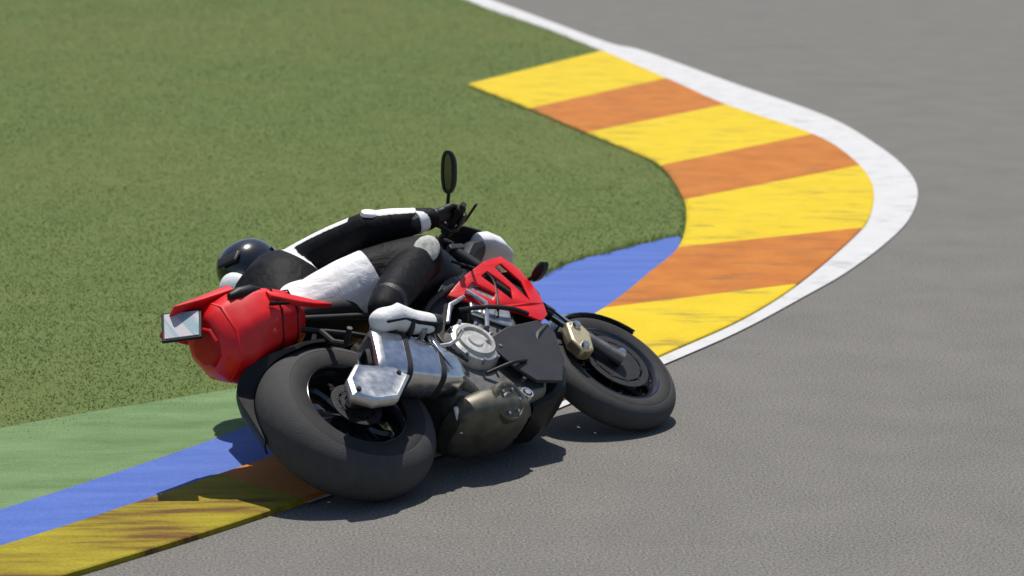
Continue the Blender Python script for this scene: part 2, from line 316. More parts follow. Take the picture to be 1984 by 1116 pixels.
# ---------------------------------------------------------------- mown grass
def inside(P, poly):
    x, y = P[:, 0], P[:, 1]; r = np.zeros(len(P), bool); Q = np.array(poly); n = len(Q)
    for i in range(n):
        (x0, y0), (x1, y1) = Q[i], Q[i-1]
        if y0 == y1: continue
        r ^= ((y0 > y) != (y1 > y)) & (x < (x1-x0)*(y-y0)/(y1-y0)+x0)
    return r
i_s = near_i(L_IN, G(1168, 101)); i_k = near_i(K_IN, G(1322, 462)); i_b = near_i(B_IN, G(861, 641))
g_poly = [far+d0*30]+list(L_IN[:i_s+1])+list(K_IN[:i_k+1])+list(B_IN[:i_b+1])+list(T_IN)+[T_IN[-1]+d1*8, np.array((-40, T_IN[-1][1]-10)), np.array((-40, far[1]+40))]
def grass_mat():
    m = bpy.data.materials.new('mown grass'); m.use_nodes = True
    n = m.node_tree.nodes; l = m.node_tree.links; b = n['Principled BSDF']
    tc = n.new('ShaderNodeTexCoord'); mp = n.new('ShaderNodeMapping'); mp.inputs['Scale'].default_value = (0.7, 0.45, 1); mp.inputs['Rotation'].default_value[2] = RAD(20); mp.inputs['Location'].default_value = (3.4, 1.3, 0)
    a = n.new('ShaderNodeTexNoise'); a.inputs['Scale'].default_value = 0.55; a.inputs['Detail'].default_value = 7; a.inputs['Roughness'].default_value = 0.62
    l.new(tc.outputs['Object'], mp.inputs[0]); l.new(mp.outputs[0], a.inputs['Vector'])
    r = n.new('ShaderNodeValToRGB'); ramp_pts(r, [(0.34, (0.090, 0.152, 0.044)), (0.46, (0.114, 0.172, 0.050)), (0.54, (0.146, 0.188, 0.060)), (0.62, (0.240, 0.232, 0.088))])
    l.new(a.outputs['Fac'], r.inputs[0])
    dry = r.outputs[0]
    for px, py, rad in ((330, 70, 4.2), (700, 40, 3.4), (250, 330, 2.0)):        # dry patches of the infield
        c_ = G(px, py); vd = n.new('ShaderNodeVectorMath'); vd.operation = 'DISTANCE'; vd.inputs[1].default_value = (c_[0], c_[1], 0); l.new(tc.outputs['Object'], vd.inputs[0])
        m1 = n.new('ShaderNodeMath'); m1.operation = 'MULTIPLY_ADD'; m1.inputs[1].default_value = 2.2*rad; l.new(a.outputs['Fac'], m1.inputs[0]); l.new(vd.outputs['Value'], m1.inputs[2])
        mq = n.new('ShaderNodeMapRange'); mq.interpolation_type = 'SMOOTHSTEP'; mq.inputs[1].default_value = 1.1*rad; mq.inputs[2].default_value = 2.3*rad; mq.inputs[3].default_value = 0.75; mq.inputs[4].default_value = 0; l.new(m1.outputs[0], mq.inputs[0])
        mm = n.new('ShaderNodeMix'); mm.data_type = 'RGBA'; l.new(mq.outputs[0], mm.inputs[0]); l.new(dry, mm.inputs[6]); mm.inputs[7].default_value = (0.225, 0.218, 0.082, 1); dry = mm.outputs[2]
    at = n.new('ShaderNodeAttribute'); at.attribute_name = 'tint'
    mr = n.new('ShaderNodeMapRange'); mr.inputs[3].default_value = 0.88; mr.inputs[4].default_value = 1.12; l.new(at.outputs['Fac'], mr.inputs[0])
    mx = n.new('ShaderNodeVectorMath'); mx.operation = 'SCALE'; l.new(dry, mx.inputs[0]); l.new(mr.outputs[0], mx.inputs['Scale'])
    l.new(mx.outputs[0], b.inputs['Base Color']); b.inputs['Roughness'].default_value = 0.7; b.inputs['Specular IOR Level'].default_value = 0.08
    ge = n.new('ShaderNodeNewGeometry'); sc_ = n.new('ShaderNodeVectorMath'); sc_.operation = 'SCALE'; sc_.inputs['Scale'].default_value = 0.35; l.new(ge.outputs['Normal'], sc_.inputs[0])
    ad = n.new('ShaderNodeVectorMath'); ad.operation = 'ADD'; ad.inputs[1].default_value = (0, 0, 0.8); l.new(sc_.outputs[0], ad.inputs[0])
    nn = n.new('ShaderNodeVectorMath'); nn.operation = 'NORMALIZE'; l.new(ad.outputs[0], nn.inputs[0]); l.new(nn.outputs[0], b.inputs['Normal'])
    tr = n.new('ShaderNodeBsdfTranslucent'); l.new(mx.outputs[0], tr.inputs[0])
    ms = n.new('ShaderNodeMixShader'); ms.inputs[0].default_value = 0.35
    l.new(b.outputs[0], ms.inputs[1]); l.new(tr.outputs[0], ms.inputs[2]); l.new(ms.outputs[0], n['Material Output'].inputs[0])
    return m
M['grass'] = grass_mat()
def grass():
    P = []
    n = int(16*36*4600); q = np.stack([rng.uniform(-12, 4, n), rng.uniform(-3, 33, n)], 1)
    q = q[rng.random(n) < np.clip((10.5/(q[:, 1]+8))**1.7, .06, 1)]; P.append(q[inside(q, g_poly)])
    t_poly = list(T_IN)+[T_IN[-1]+d1*8, B_IN[-1]+d1*8]+list(B_IN[:i_b:-1]); qt = q[inside(q, t_poly)]; tq = resample(T_IN+[T_IN[-1]+d1*8], 160); dq = np.min(np.linalg.norm(qt[:, None, :]-tq[None], axis=2), axis=1); P.append(qt[rng.random(len(qt)) < .9*np.exp(-(dq/.16)**1.3)])
    P = np.concatenate(P); n = len(P)
    clump = 0.5+0.5*np.sin(P[:, 0]*9.1+2*np.sin(P[:, 1]*7.3))*np.sin(P[:, 1]*8.2+1.7*np.sin(P[:, 0]*6.1))
    h = (0.004+0.006*rng.random(n))*(0.8+0.35*clump)*(1+.02*np.maximum(0, P[:, 1])); a = rng.uniform(0, 2*np.pi, n); wd = rng.uniform(0.0025, 0.0045, n)*(1+.05*np.maximum(0, P[:, 1]))
    ln = rng.normal(0, 0.8, (n, 2))*h[:, None]
    V = np.zeros((n, 3, 3)); dx = np.stack([np.cos(a), np.sin(a)], 1)*wd[:, None]
    V[:, 0, :2] = P-dx; V[:, 1, :2] = P+dx; V[:, :2, 2] = 0.003; V[:, 2, :2] = P+ln; V[:, 2, 2] = 0.004+h
    me = bpy.data.meshes.new('grass'); me.vertices.add(3*n); me.vertices.foreach_set('co', V.ravel().astype(np.float32))
    me.loops.add(3*n); me.loops.foreach_set('vertex_index', np.arange(3*n, dtype=np.int32))
    me.polygons.add(n); me.polygons.foreach_set('loop_start', np.arange(0, 3*n, 3, dtype=np.int32)); me.update(); me.validate()
    at = me.attributes.new('tint', 'FLOAT', 'POINT'); at.data.foreach_set('value', np.repeat(rng.random(n), 3).astype(np.float32))
    o = finish('grass', me, 'grass', None, smooth=False)
    tag(o, 'short mown green grass of the infield inside the striped kerb', 'grass', kind='stuff'); return o
grass()
def edge_blades():
    pts = []
    for C_, n, s_ in ((K_IN[:i_k+1], 2600, 1), (B_IN[:i_b+1], 1500, 1), (L_IN[:i_s+1], 1800, 1)):
        Q = resample(C_, n); T = np.gradient(Q, axis=0); T /= np.linalg.norm(T, axis=1)[:, None]; N = np.stack([-T[:, 1], T[:, 0]], 1)
        if not inside(Q[n//2:n//2+1]-N[n//2:n//2+1]*.1, g_poly)[0]: N = -N
        wob = .012*np.sin(np.arange(n)*.05)+.010*np.sin(np.arange(n)*.017+1)+rng.normal(0, .010, n)
        b = Q+N*(wob-.012)[:, None]; h = rng.uniform(.020, .045, n); tip = b+N*(rng.uniform(-.2, 1.1, n)*h)[:, None]+T*(rng.normal(0, .5, n)*h)[:, None]
        pts.append((b, tip, h, T))
    v = []; f = []
    for b, tip, h, T in pts:
        for i in range(len(b)):
            o = len(v); w_ = T[i]*.003; v += [(b[i][0]-w_[0], b[i][1]-w_[1], .004), (b[i][0]+w_[0], b[i][1]+w_[1], .004), (tip[i][0], tip[i][1], .018+h[i]*.6)]; f.append((o, o+1, o+2))
    me = bpy.data.meshes.new('grass_edge'); me.from_pydata(v, [], f)
    at = me.attributes.new('tint', 'FLOAT', 'POINT'); at.data.foreach_set('value', np.repeat(rng.random(len(f)), 3).astype(np.float32))
    o = finish('grass_edge', me, 'grass', None, smooth=False); tag(o, 'stray grass blades overhanging the kerb and blue strip edges', 'grass', kind='stuff')
edge_blades()

# ---------------------------------------------------------------- the motorcycle (x forward, y left, z up; leaned as a whole)
f_ = Vector((math.sin(HEAD), math.cos(HEAD), 0)); l_ = Vector((-math.cos(HEAD), math.sin(HEAD), 0)); Z_ = Vector((0, 0, 1))
U_ = Z_*math.cos(LEAN)+l_*math.sin(LEAN); LF_ = l_*math.cos(LEAN)-Z_*math.sin(LEAN)
WB = 1.445; RX, RZ, FZ = 0.03, 0.344, 0.302
lift = -min(RZ*math.cos(LEAN)-(0.230*math.cos(LEAN)+0.114), FZ*math.cos(LEAN)-(0.236*math.cos(LEAN)+0.066))+0.003
pitch = Matrix.Rotation(math.asin((0.114-0.066)*(1-math.cos(LEAN))/WB), 3, l_)      # nose down until the thinner front tyre touches too
f_, U_, LF_ = pitch @ f_, pitch @ U_, pitch @ LF_
BM = Matrix(((f_.x, LF_.x, U_.x, 0), (f_.y, LF_.y, U_.y, 0), (f_.z, LF_.z, U_.z, lift), (0, 0, 0, 1)))
def loc(vw): return BM.to_3x3().inverted() @ Vector(vw)      # world direction in bike axes
bike = bpy.data.objects.new('motorcycle', None); COL.objects.link(bike); bike.matrix_world = BM
tag(bike, 'red and black naked racing motorcycle leaning hard left on the asphalt beside the kerb', 'motorcycle')

def wheel(name, cx, cz, R0, rt, hw, front):
    c = (cx, 0, cz); rimr = 0.205 if front else 0.198
    mb = MB(); prof = [(rimr+.006, -hw*.86), (rimr-.006, -hw*.90), (rimr-.022, -hw*.72), (rimr-.034, -hw*.3), (rimr-.034, hw*.3), (rimr-.022, hw*.72), (rimr-.006, hw*.90), (rimr+.006, hw*.86), (rimr-.010, hw*.7), (rimr-.022, 0), (rimr-.010, -hw*.7)]
    rim = mb.lathe(prof, c, 64).build(name, 'gloss_black', bike)
    # tyre: rounded racing profile with separate shoulders
    out = R0+rt; mb = MB(); pr = []
    for k in range(29):
        a = RAD((-132+264*k/28) if not front else (-128+256*k/28)); pr.append((max(rimr-.004, R0+rt*math.cos(a)), hw*math.sin(a)*(1.0 if abs(math.degrees(a)) < 90 else .98)))
    MB().lathe(pr, c, 96).build('tyre', 'rubber', rim)
    pr = [(R0+(rt+.0012)*math.cos(RAD(a)), (hw+.0012)*math.sin(RAD(a))) for a in range(-72, 73, 8)]
    pr2 = [(r-.006, y*.97) for r, y in reversed(pr)]
    MB().lathe(pr+pr2, c, 96).build('tread', 'tread', rim)
    # hub and spokes
    MB().lathe([(.014, -.07), (.036, -.07), (.040, -.05), (.030, -.02), (.030, .02), (.040, .05), (.036, .07), (.014, .07)], c, 28).build('hub', 'matt_black', rim)
    for k in range(5):
        a0 = 2*math.pi*k/5+.3
        mb = MB()
        for s in (-1, 1):
            p = []
            for t in (0, .35, .7, 1):
                rr = .030+t*(rimr-.028-.030); aa = a0+s*(.10+.17*t*t*1.1)
                p.append((cx+rr*math.cos(aa), 0.0, cz+rr*math.sin(aa)))
            mb.tube(p, [.026, .024, .022, .024], 8, flat=1.1, flatdir=(0, 1, 0))
        mb.build('spoke', 'gloss_black', rim)
    return rim
rw = wheel('rear_wheel', RX, RZ, .230, .114, .112, False)
fwh = wheel('front_wheel', WB, FZ, .236, .066, .065, True)
def disc(parent, cx, cz, y, r1, r0, m='disc', n=48, holes=True):
    MB().lathe([(r0, y-.0025), (r1, y-.0025), (r1, y+.0025), (r0, y+.0025)], (cx, 0, cz), n).build('brake_disc', m, parent)
    if holes:
        mb = MB()
        for k in range(10):
            a = 2*math.pi*k/10; mb.lathe([(.004, -.0045), (.010, -.0045), (.010, .0045), (.004, .0045)], (cx+(r0-.004)*math.cos(a), y, cz+(r0-.004)*math.sin(a)), 10)
        mb.build('disc_bobbin', 'matt_black', parent)['kind'] = 'stuff'
        mb = MB(); mb.lathe([(.03, y-.003), (r0-.008, y-.003), (r0-.008, y+.003), (.03, y+.003)], (cx, 0, cz), 32); mb.build('disc_carrier', 'matt_black', parent)
disc(rw, RX, RZ, -.092, .100, .072, 'matt_black')
for s in (-1, 1): disc(fwh, WB, FZ, s*.066, .148, .118, 'matt_black')
MB().lathe([(.03, .092), (.122, .094), (.126, .097), (.122, .100), (.03, .102)], (RX, 0, RZ), 42).build('sprocket', 'alu', rw)

# swingarm, axle, chain, hugger
mb = MB()
for s in (-1, 1):
    mb.slab([(-.02, .314), (-.02, .372), (.09, .384), (.30, .408), (.46, .440), (.50, .40), (.46, .345), (.27, .330), (.08, .303)], s*.122-.016, s*.122+.016)
mb.box((.40, 0, .395), (.10, .21, .06))
mb.build('swingarm', 'matt_black', bike, bevel=.006)
MB().lathe([(0.0, -.150), (.011, -.150), (.017, -.146), (.017, -.132), (.012, -.128), (.012, .128), (.017, .132), (.017, .146), (.0, .150)], (RX, 0, RZ), 12, closed=False).build('axle', 'alu', bike)
for s in (-1, 1): MB().slab([(-.036, .322), (-.036, .350), (-.002, .354), (-.002, .318)], s*.128-.016, s*.128+.016).build('chain_adjuster', 'alu', bike, bevel=.003)
ch = [(.55, .485)]+[(RX-.124*math.cos(a)*1.0, RZ+.124*math.sin(a)) for a in [RAD(90-180*k/14) for k in range(15)]]+[(.55, .345)]
mb = MB(); mb.tube([(x, .097, z) for x, z in ch], .008, 6); mb.build('chain', 'grey_metal', bike)
mb = MB(); rings = []
for k in range(21):
    t_ = k/20; a = RAD(72+104*t_); rr = .364-.010*t_+.060*math.exp(-((72+104*t_-136)/18)**2); ylo = -1+1.25*max(0, min(1, (t_-.35)/.3)); yhi = 1.0-.1*t_
    sec = []
    for j in range(11):
        y = ylo+(yhi-ylo)*j/10; sec.append((RX+(rr-.055*y*y)*math.cos(a), .122*y, RZ+(rr-.055*y*y)*math.sin(a)))
    kin = .3485/rr; sec += [(RX+(p[0]-RX)*kin, p[1]*.97, RZ+(p[2]-RZ)*kin) for p in reversed(sec)]
    rings.append(sec)
mb.loft(rings); mb.build('rear_hugger', 'black', bike)

# frame
mb = MB()
for s in (-1, 1):
    mb.loft([[(x, s*(y-.018), z-h), (x, s*(y+.018), z-h), (x, s*(y+.018), z+h), (x, s*(y-.018), z+h)] for x, y, z, h in ((1.10, .045, .86, .055), (1.0, .10, .82, .055), (.80, .145, .74, .05), (.62, .15, .62, .055), (.52, .135, .50, .06), (.48, .13, .40, .06))])
    mb.tube([(.60, s*.13, .66), (.35, s*.10, .74), (.05, s*.08, .80), (-.22, s*.06, .83)], .014, 8)
    mb.tube([(.50, s*.13, .50), (.25, s*.10, .66), (-.05, s*.08, .78)], .012, 8)
mb.lathe([(0, .0), (.036, 0), (.036, .17), (0, .17)], (1.085, 0, .79), 20, closed=False, axis=(-.42, 0, 1)); mb.build('main_frame', 'matt_black', bike, bevel=.004)
mb = MB()
mb.tube([(.36, 0, .45), (.33, 0, .68)], .024, 12)
for k in range(9):
    mb.lathe([(.026, -.004), (.034, 0), (.026, .004)], (.358-.0028*k*1.1, 0, .47+.021*k), 16, axis=(-.13, 0, 1))
mb.build('rear_shock', 'gold', bike)

# engine
mb = MB(); mb.slab([(.42, .44), (.44, .25), (.54, .17), (.86, .17), (.93, .25), (.93, .40), (.80, .50), (.55, .52)], -.155, .155)
mb.build('crankcase', 'grey_metal', bike, bevel=.02)
mb = MB(); mb.slab([(.74, .47), (.90, .38), (1.00, .58), (.985, .66), (.86, .72), (.80, .68)], -.175, .175)
cyl = mb.build('cylinder_block', 'grey_metal', bike, bevel=.015)
for k in range(4):
    y = -.135+.09*k; MB().tube([(.935, y, .55), (1.02, y, .50), (1.04, y*1.0, .38), (.98, y*.8, .25), (.86, y*.5, .17), (.72, y*.35, .145)], .0185, 10).build('header_pipe', 'olive_metal', bike)
# right engine covers
cc = MB().lathe([(0, -.052), (.030, -.052), (.034, -.046), (.060, -.046), (.064, -.056), (.078, -.056), (.084, -.046), (.100, -.040), (.112, -.02), (.114, .0), (0, .0)], (.66, -.155, .44), 40, closed=False).build('clutch_cover', 'case', bike)
mb = MB()
for k in range(9):
    a = 2*math.pi*k/9+.2; mb.lathe([(0, -.052), (.007, -.052), (.007, -.02), (0, -.02)], (.66+.104*math.cos(a), -.155, .44+.104*math.sin(a)), 8, closed=False)
mb.build('cover_bolt', 'chrome', cc)['kind'] = 'stuff'
MB().lathe([(0, -.028), (.05, -.026), (.062, -.012), (.064, 0), (0, 0)], (.845, -.155, .36), 28, closed=False).build('pulse_cover', 'grey_metal', bike)
MB().lathe([(0, .06), (.07, .055), (.09, .03), (.092, 0), (0, 0)], (.74, .155, .36), 32, closed=False).build('alternator_cover', 'grey_metal', bike)
mb = MB(); mb.slab([(.76, .585), (.90, .47), (1.005, .63), (.97, .69), (.85, .725)], -.195, -.176); mb.build('cam_cover', 'alu', bike, bevel=.008)
MB().tube([(.78, -.19, .50), (.84, -.215, .60), (.80, -.21, .68)], .011, 8).build('coolant_hose', 'alu', bike); MB().tube([(.60, -.20, .55), (.66, -.215, .62), (.78, -.20, .66)], .009, 8).build('coolant_hose', 'alu', bike)
# catalyst box under the engine
mb = MB(); mb.loft([sup((x, y, z), a, b, 24, 3.0) for x, y, z, a, b in ((.40, -.05, .185, .07, .035), (.43, -.05, .18, .125, .058), (.50, -.05, .172, .15, .072), (.62, -.045, .165, .155, .075), (.70, -.04, .160, .14, .066), (.745, -.035, .158, .10, .045), (.76, -.03, .158, .06, .03))])
cat = mb.build('exhaust_collector', 'olive_metal', bike)
MB().tube([(.398, -.135, .205), (.420, -.060, .140)], .009, 8).build('bracket', 'white', cat)
mb = MB(); mb.lathe([(.020, -.01), (.026, -.01), (.026, .01), (.020, .01)], (.73, -.165, .17), 16); mb.lathe([(0, -.014), (.013, -.014), (.013, .01), (0, .01)], (.73, -.165, .17), 12, closed=False); mb.build('sensor_boss', 'alu', cat)
MB().lathe([(0, .016), (.030, .015), (.036, .010), (.060, .008), (.066, .012), (.074, .010), (.078, 0), (.078, -.03), (0, -.03)], (.60, -.178, .145), 30, closed=False, axis=(0, -.86, -.5)).build('collector_cap', 'olive_metal', cat)
for k in range(6):
    a = 2*math.pi*k/6; e1 = Vector((1, 0, 0)); e2 = Vector((0, -.5, .86)); MB().lathe([(0, .018), (.006, .018), (.006, 0), (0, 0)], Vector((.60, -.178, .145))+(e1*math.cos(a)+e2*math.sin(a))*.049, 8, closed=False, axis=(0, -.86, -.5)).build('cap_bolt', 'alu', cat)
# black belly panel
for s in (-1, 1):
    mb = MB(); P = [(.70, .43), (.86, .475), (1.06, .49), (1.10, .42), (1.03, .28), (.93, .175), (.80, .20), (.74, .28)]
    mb.prism(P, lambda p: (p[0], s*(.205-.10*max(0, p[0]-.9)-.12*max(0, .32-p[1])), p[1]), lambda p: (p[0], s*(.190-.10*max(0, p[0]-.9)-.12*max(0, .32-p[1])), p[1]))
    mb.build('belly_panel', 'panel', bike, bevel=.006)
mb = MB(); mb.loft([sup((.80, 0, .165), .10, .03, 16), sup((.90, 0, .175), .135, .045, 16), sup((1.0, 0, .225), .14, .06, 16), sup((1.07, 0, .30), .135, .06, 16), sup((1.09, 0, .38), .12, .05, 16)]); mb.build('belly_nose', 'black', bike)
# muffler: short, under the right footrest, rising to the rear
mb = MB(); rings = []
for x, y, z, a, b in ((.48, -.17, .300, .038, .042), (.45, -.175, .315, .058, .064), (.37, -.185, .348, .070, .086), (.23, -.195, .402, .076, .100), (.12, -.20, .44, .077, .104)):
    ring = []
    for j in range(28):
        t = 2*math.pi*j/28; ca, sa = math.cos(t), math.sin(t); e = 4.5
        yy = a*math.copysign(abs(ca)**(2/e), ca); zz = b*math.copysign(abs(sa)**(2/e), sa)
        ring.append((x+zz*.55, y+yy, z+zz))
    rings.append(ring)
mu = MB().loft(rings).build('muffler', 'chrome', bike, angle=50)
r5 = rings[-1]; cen = np.mean(np.array(r5), 0)
def shrink(r, k, dx, dz=0): return [tuple(cen+(np.array(p)-cen)*k+np.array((dx, 0, dz))) for p in r]
MB().loft([shrink(r5, 1.03, .012), shrink(r5, 1.04, -.006), shrink(r5, .98, -.022), shrink(r5, .80, -.026), shrink(r5, .78, -.012)]).build('end_cap', 'alu', mu)
MB().loft([shrink(r5, .42, -.02), shrink(r5, .42, -.040), shrink(r5, .34, -.040), shrink(r5, .34, -.015)]).build('outlet', 'matt_black', mu)
HP = [np.array(p) for p in [(-.145, .262), (-.115, .335), (-.03, .395), (.13, .345), (.165, .295), (.04, .205), (-.07, .212)]]; hc = np.mean(HP, 0)
def hpr(k, y): return [(hc[0]+(p[0]-hc[0])*k, y, hc[1]+(p[1]-hc[1])*k) for p in HP]
hs = MB().loft([hpr(.96, -.225), hpr(1.0, -.250), hpr(.97, -.262), hpr(.86, -.270), hpr(.80, -.268), hpr(.5, -.272)]).build('heat_shield', 'alu', mu, angle=30)
for x, z in ((-.105, .278), (.115, .312)): MB().lathe([(0, -.010), (.008, -.010), (.010, -.004), (.010, .006), (0, .006)], (x, -.266, z), 10, closed=False).build('shield_bolt', 'matt_black', hs)
mb = MB(); mb.tube([(.47, -.17, .30), (.52, -.14, .25), (.55, -.10, .20)], .028, 12); mb.build('link_pipe', 'olive_metal', bike)
for kk in (2, 3):
    ra, rb = np.array(rings[kk]), np.array(rings[kk+1] if kk+1 < 5 else rings[kk]); ca_ = ra.mean(0); dv = (rb.mean(0)-ca_)/np.linalg.norm(rb.mean(0)-ca_)
    def ex(k_, d_): return [tuple(ca_+(p-ca_)*k_+dv*d_) for p in ra]
    MB().loft([ex(.99, -.012), ex(1.035, -.010), ex(1.035, .010), ex(.99, .012)]).build('muffler_band', 'matt_black', mu)
mb = MB(); mb.slab([(.372, .285), (.392, .285), (.402, .455), (.382, .455)], -.265, -.255); mb.build('clamp', 'chrome', mu, bevel=.003)
for pts, r_, m_ in (([(.88, -.19, .86), (.98, -.21, .74), (.93, -.205, .62), (.84, -.215, .52)], .006, 'black'), ([(1.02, -.20, .52), (.93, -.225, .54), (.82, -.215, .58), (.70, -.20, .60)], .009, 'black'),
                    ([(.56, -.19, .36), (.50, -.20, .46), (.55, -.185, .58)], .008, 'matt_black'), ([(.62, -.17, .30), (.72, -.215, .29), (.82, -.20, .30)], .007, 'black'), ([(.48, -.16, .56), (.56, -.19, .64), (.68, -.19, .70), (.80, -.18, .74)], .012, 'matt_black')):
    MB().tube([tuple(p) for p in spline(pts, 5)], r_, 8).build('cable', m_, bike)
for x, z in ((.47, .46), (.56, .47), (.90, .30), (.79, .25), (.50, .28)):
    MB().lathe([(0, -.014), (.008, -.014), (.011, -.010), (.011, 0), (0, 0)], (x, -.156, z), 10, closed=False).build('case_bolt', 'alu', bike)
# radiator
mb = MB(); mb.box((1.075, 0, .58), (.035, .34, .30), Quaternion((0, 1, 0), RAD(14))); rad_o = mb.build('radiator', 'radiator', bike, bevel=.006)
mb = MB(); mb.tube([(1.09, -.175, .46), (1.0, -.185, .42), (.93, -.17, .36)], .014, 8); mb.build('radiator_hose', 'black', rad_o)
for z in (.30, .40): MB().tube([(1.035, -.15, z), (1.065, -.155, z+.055)], .010, 8).build('hose_clip', 'alu', rad_o)

# tank, seat, tail
mb = MB(); mb.loft([sup((x, 0, z), a, b, 26, 2.5) for x, z, a, b in ((.44, .84, .07, .03), (.50, .86, .12, .085), (.60, .915, .170, .170), (.72, .945, .200, .200), (.84, .94, .198, .185), (.95, .91, .16, .125), (1.02, .90, .11, .07), (1.04, .90, .05, .03))])
tank = mb.build('fuel_tank', 'black', bike, subd=1)
MB().lathe([(0, .006), (.030, .006), (.036, 0), (.036, -.012), (0, -.012)], (.80, 0, 1.139), 24, closed=False, axis=(.05, 0, 1)).build('filler_cap', 'alu', tank)
mb = MB(); mb.loft([sup((x, 0, z), a, b, 20, 3) for x, z, a, b in ((.52, .80, .06, .03), (.46, .80, .11, .045), (.34, .80, .135, .05), (.22, .815, .13, .05), (.14, .84, .10, .04), (.11, .85, .06, .025))]); mb.build('seat', 'seat', bike, subd=1)
def tail_ring(x, z, a, b):
    return [(x, y*a, z+k*b) for y, k in ((-.62, 1.0), (.62, 1.0), (1.0, .42), (.90, -.38), (.42, -1.0), (-.42, -1.0), (-.90, -.38), (-1.0, .42))]
tail = MB().loft([tail_ring(*p) for p in ((.105, .80, .085, .045), (.085, .805, .150, .080), (.03, .815, .178, .102), (-.05, .822, .190, .120), (-.125, .822, .188, .140), (-.20, .815, .166, .152), (-.262, .812, .128, .138), (-.300, .815, .090, .095))]).build('tail_cowl', 'red', bike, bevel=.022, angle=20)
# pointed spoiler lip above the plate
MB().loft([[(-.16, -.155, .925), (-.16, .155, .925), (-.16, .14, .965), (-.16, -.14, .965)], [(-.28, -.115, .935), (-.28, .115, .935), (-.28, .10, .965), (-.28, -.10, .965)], [(-.385, -.08, .950), (-.385, .08, .950), (-.385, .075, .962), (-.385, -.075, .962)]]).build('tail_lip', 'red', tail, bevel=.006)
mb = MB(); mb.loft([sup((x, 0, z), a, b, 18, 2.6) for x, z, a, b in ((.14, .90, .04, .015), (.08, .915, .09, .03), (-.06, .945, .10, .034), (-.20, .968, .085, .03), (-.27, .975, .04, .014))]); mb.build('pillion_pad', 'seat', bike, subd=1)
# side spars of the tail, swept forward
for s in (-1, 1):
    mb = MB(); mb.loft([[(x, s*(y-.010), z-h), (x, s*(y+.010), z-h*.7), (x, s*(y+.010), z+h*.7), (x, s*(y-.010), z+h)] for x, y, z, h in ((.20, .150, .775, .006), (.12, .160, .79, .018), (.04, .172, .81, .026), (-.08, .186, .845, .020))]); mb.build('tail_side_trim', 'red', tail, bevel=.004)
    o_ = MB().loft([sup((-.215, s*.158, .890), .012, .012, 14, 2), sup((-.18, s*.170, .890), .018, .023, 14, 2), sup((-.12, s*.174, .890), .018, .023, 14, 2), sup((-.085, s*.172, .885), .012, .012, 14, 2)]).build('tail_vent', 'black', tail)
for x, z, a, b in ((-.05, .822, .190, .120), (.03, .815, .178, .102)):
    rg = [(p[0], p[1]*1.003, z+(p[2]-z)*1.003) for p in tail_ring(x, z, a, b)]; MB().tube(rg+[rg[0]], .0035, 5).build('panel_seam', 'black', tail)
for s in (-1, 1):
    MB().tube([(-.10, s*.187, .80), (-.02, s*.190, .785)], [.010, .006], 8, flat=.6).build('side_slot', 'black', tail)
# tail light: curved ribs round a dark red lens
tl = MB().loft([tail_ring(-.292, .80, .078, .075), tail_ring(-.312, .80, .066, .060), tail_ring(-.316, .80, .030, .028)]).build('tail_light', 'red_lens', bike, smooth=False, bevel=.004)
for a, b, x in ((.096, .102, -.284), (.132, .136, -.252)):
    rg = tail_ring(x, .812, a, b); MB().tube(rg+[rg[0]], .006, 6).build('light_rib', 'red', tl)
# number plate at the tip of the tail
pn = loc((-.10, -.62, .78)).normalized(); pxx = loc((.985, .05, .06)); pxx = (pxx-pn*pxx.dot(pn)).normalized(); q = Matrix((pxx, pn.cross(pxx), pn)).transposed().to_quaternion()
pc0 = Vector((-.372, -.035, .895))
npf = MB().box(pc0, (.145, .135, .012), q).build('number_plate', 'black', bike, bevel=.004)
MB().box(pc0+pn*.0065, (.125, .115, .005), q).build('plate_face', 'plate', npf, bevel=.002)
MB().tube([tuple(pc0-pn*.004), (-.28, 0, .87), (-.22, 0, .85)], .020, 8, flat=.6).build('plate_arm', 'black', npf)

# radiator shrouds with slanted openings: real holes
def holed(name, outline, holes, y, thick, m, parent, s):
    cu = bpy.data.curves.new('tmp', 'CURVE'); cu.dimensions = '2D'; cu.fill_mode = 'BOTH'; cu.extrude = thick/2; cu.bevel_depth = .003; cu.bevel_resolution = 1
    for poly in [outline]+holes:
        sp = cu.splines.new('POLY'); sp.points.add(len(poly)-1); sp.use_cyclic_u = True
        for p, c in zip(sp.points, poly): p.co = (c[0], c[1], 0, 1)
    o = bpy.data.objects.new('tmp', cu); COL.objects.link(o); dg = bpy.context.evaluated_depsgraph_get()
    me = bpy.data.meshes.new_from_object(o.evaluated_get(dg)); bpy.data.objects.remove(o); bpy.data.curves.remove(cu); me.name = name
    for v in me.vertices:
        x, z, d = v.co; bul = .030*(1-((x-.95)/.24)**2); v.co = (x, s*(y+bul+d+.10*(z-.67)), z)
    me.update(); bm = bmesh.new(); bm.from_mesh(me); bmesh.ops.remove_doubles(bm, verts=bm.verts, dist=1e-4); bmesh.ops.recalc_face_normals(bm, faces=bm.faces); bm.to_mesh(me); bm.free()
    return finish(name, me, m, parent, angle=40)
def dens(poly, k=4):
    return [tuple(np.array(poly[i])*(1-t/k)+np.array(poly[(i+1) % len(poly)])*(t/k)) for i in range(len(poly)) for t in range(k)]
OUTL = dens([(x+.02, (z-.68)*1.08+.655) for x, z in [(.71, .715), (.82, .765), (.98, .815), (1.10, .835), (1.165, .78), (1.185, .66), (1.13, .555), (1.06, .525), (.97, .575), (.82, .635)]], 4)
HOL = [dens([(x+.02, (z-.68)*1.08+.655) for x, z in h], 3) for h in ([(.800, .722), (.850, .742), (.925, .672), (.885, .640)], [(.905, .757), (.960, .775), (1.025, .685), (.985, .622)], [(1.010, .787), (1.070, .805), (1.120, .715), (1.085, .610)])]
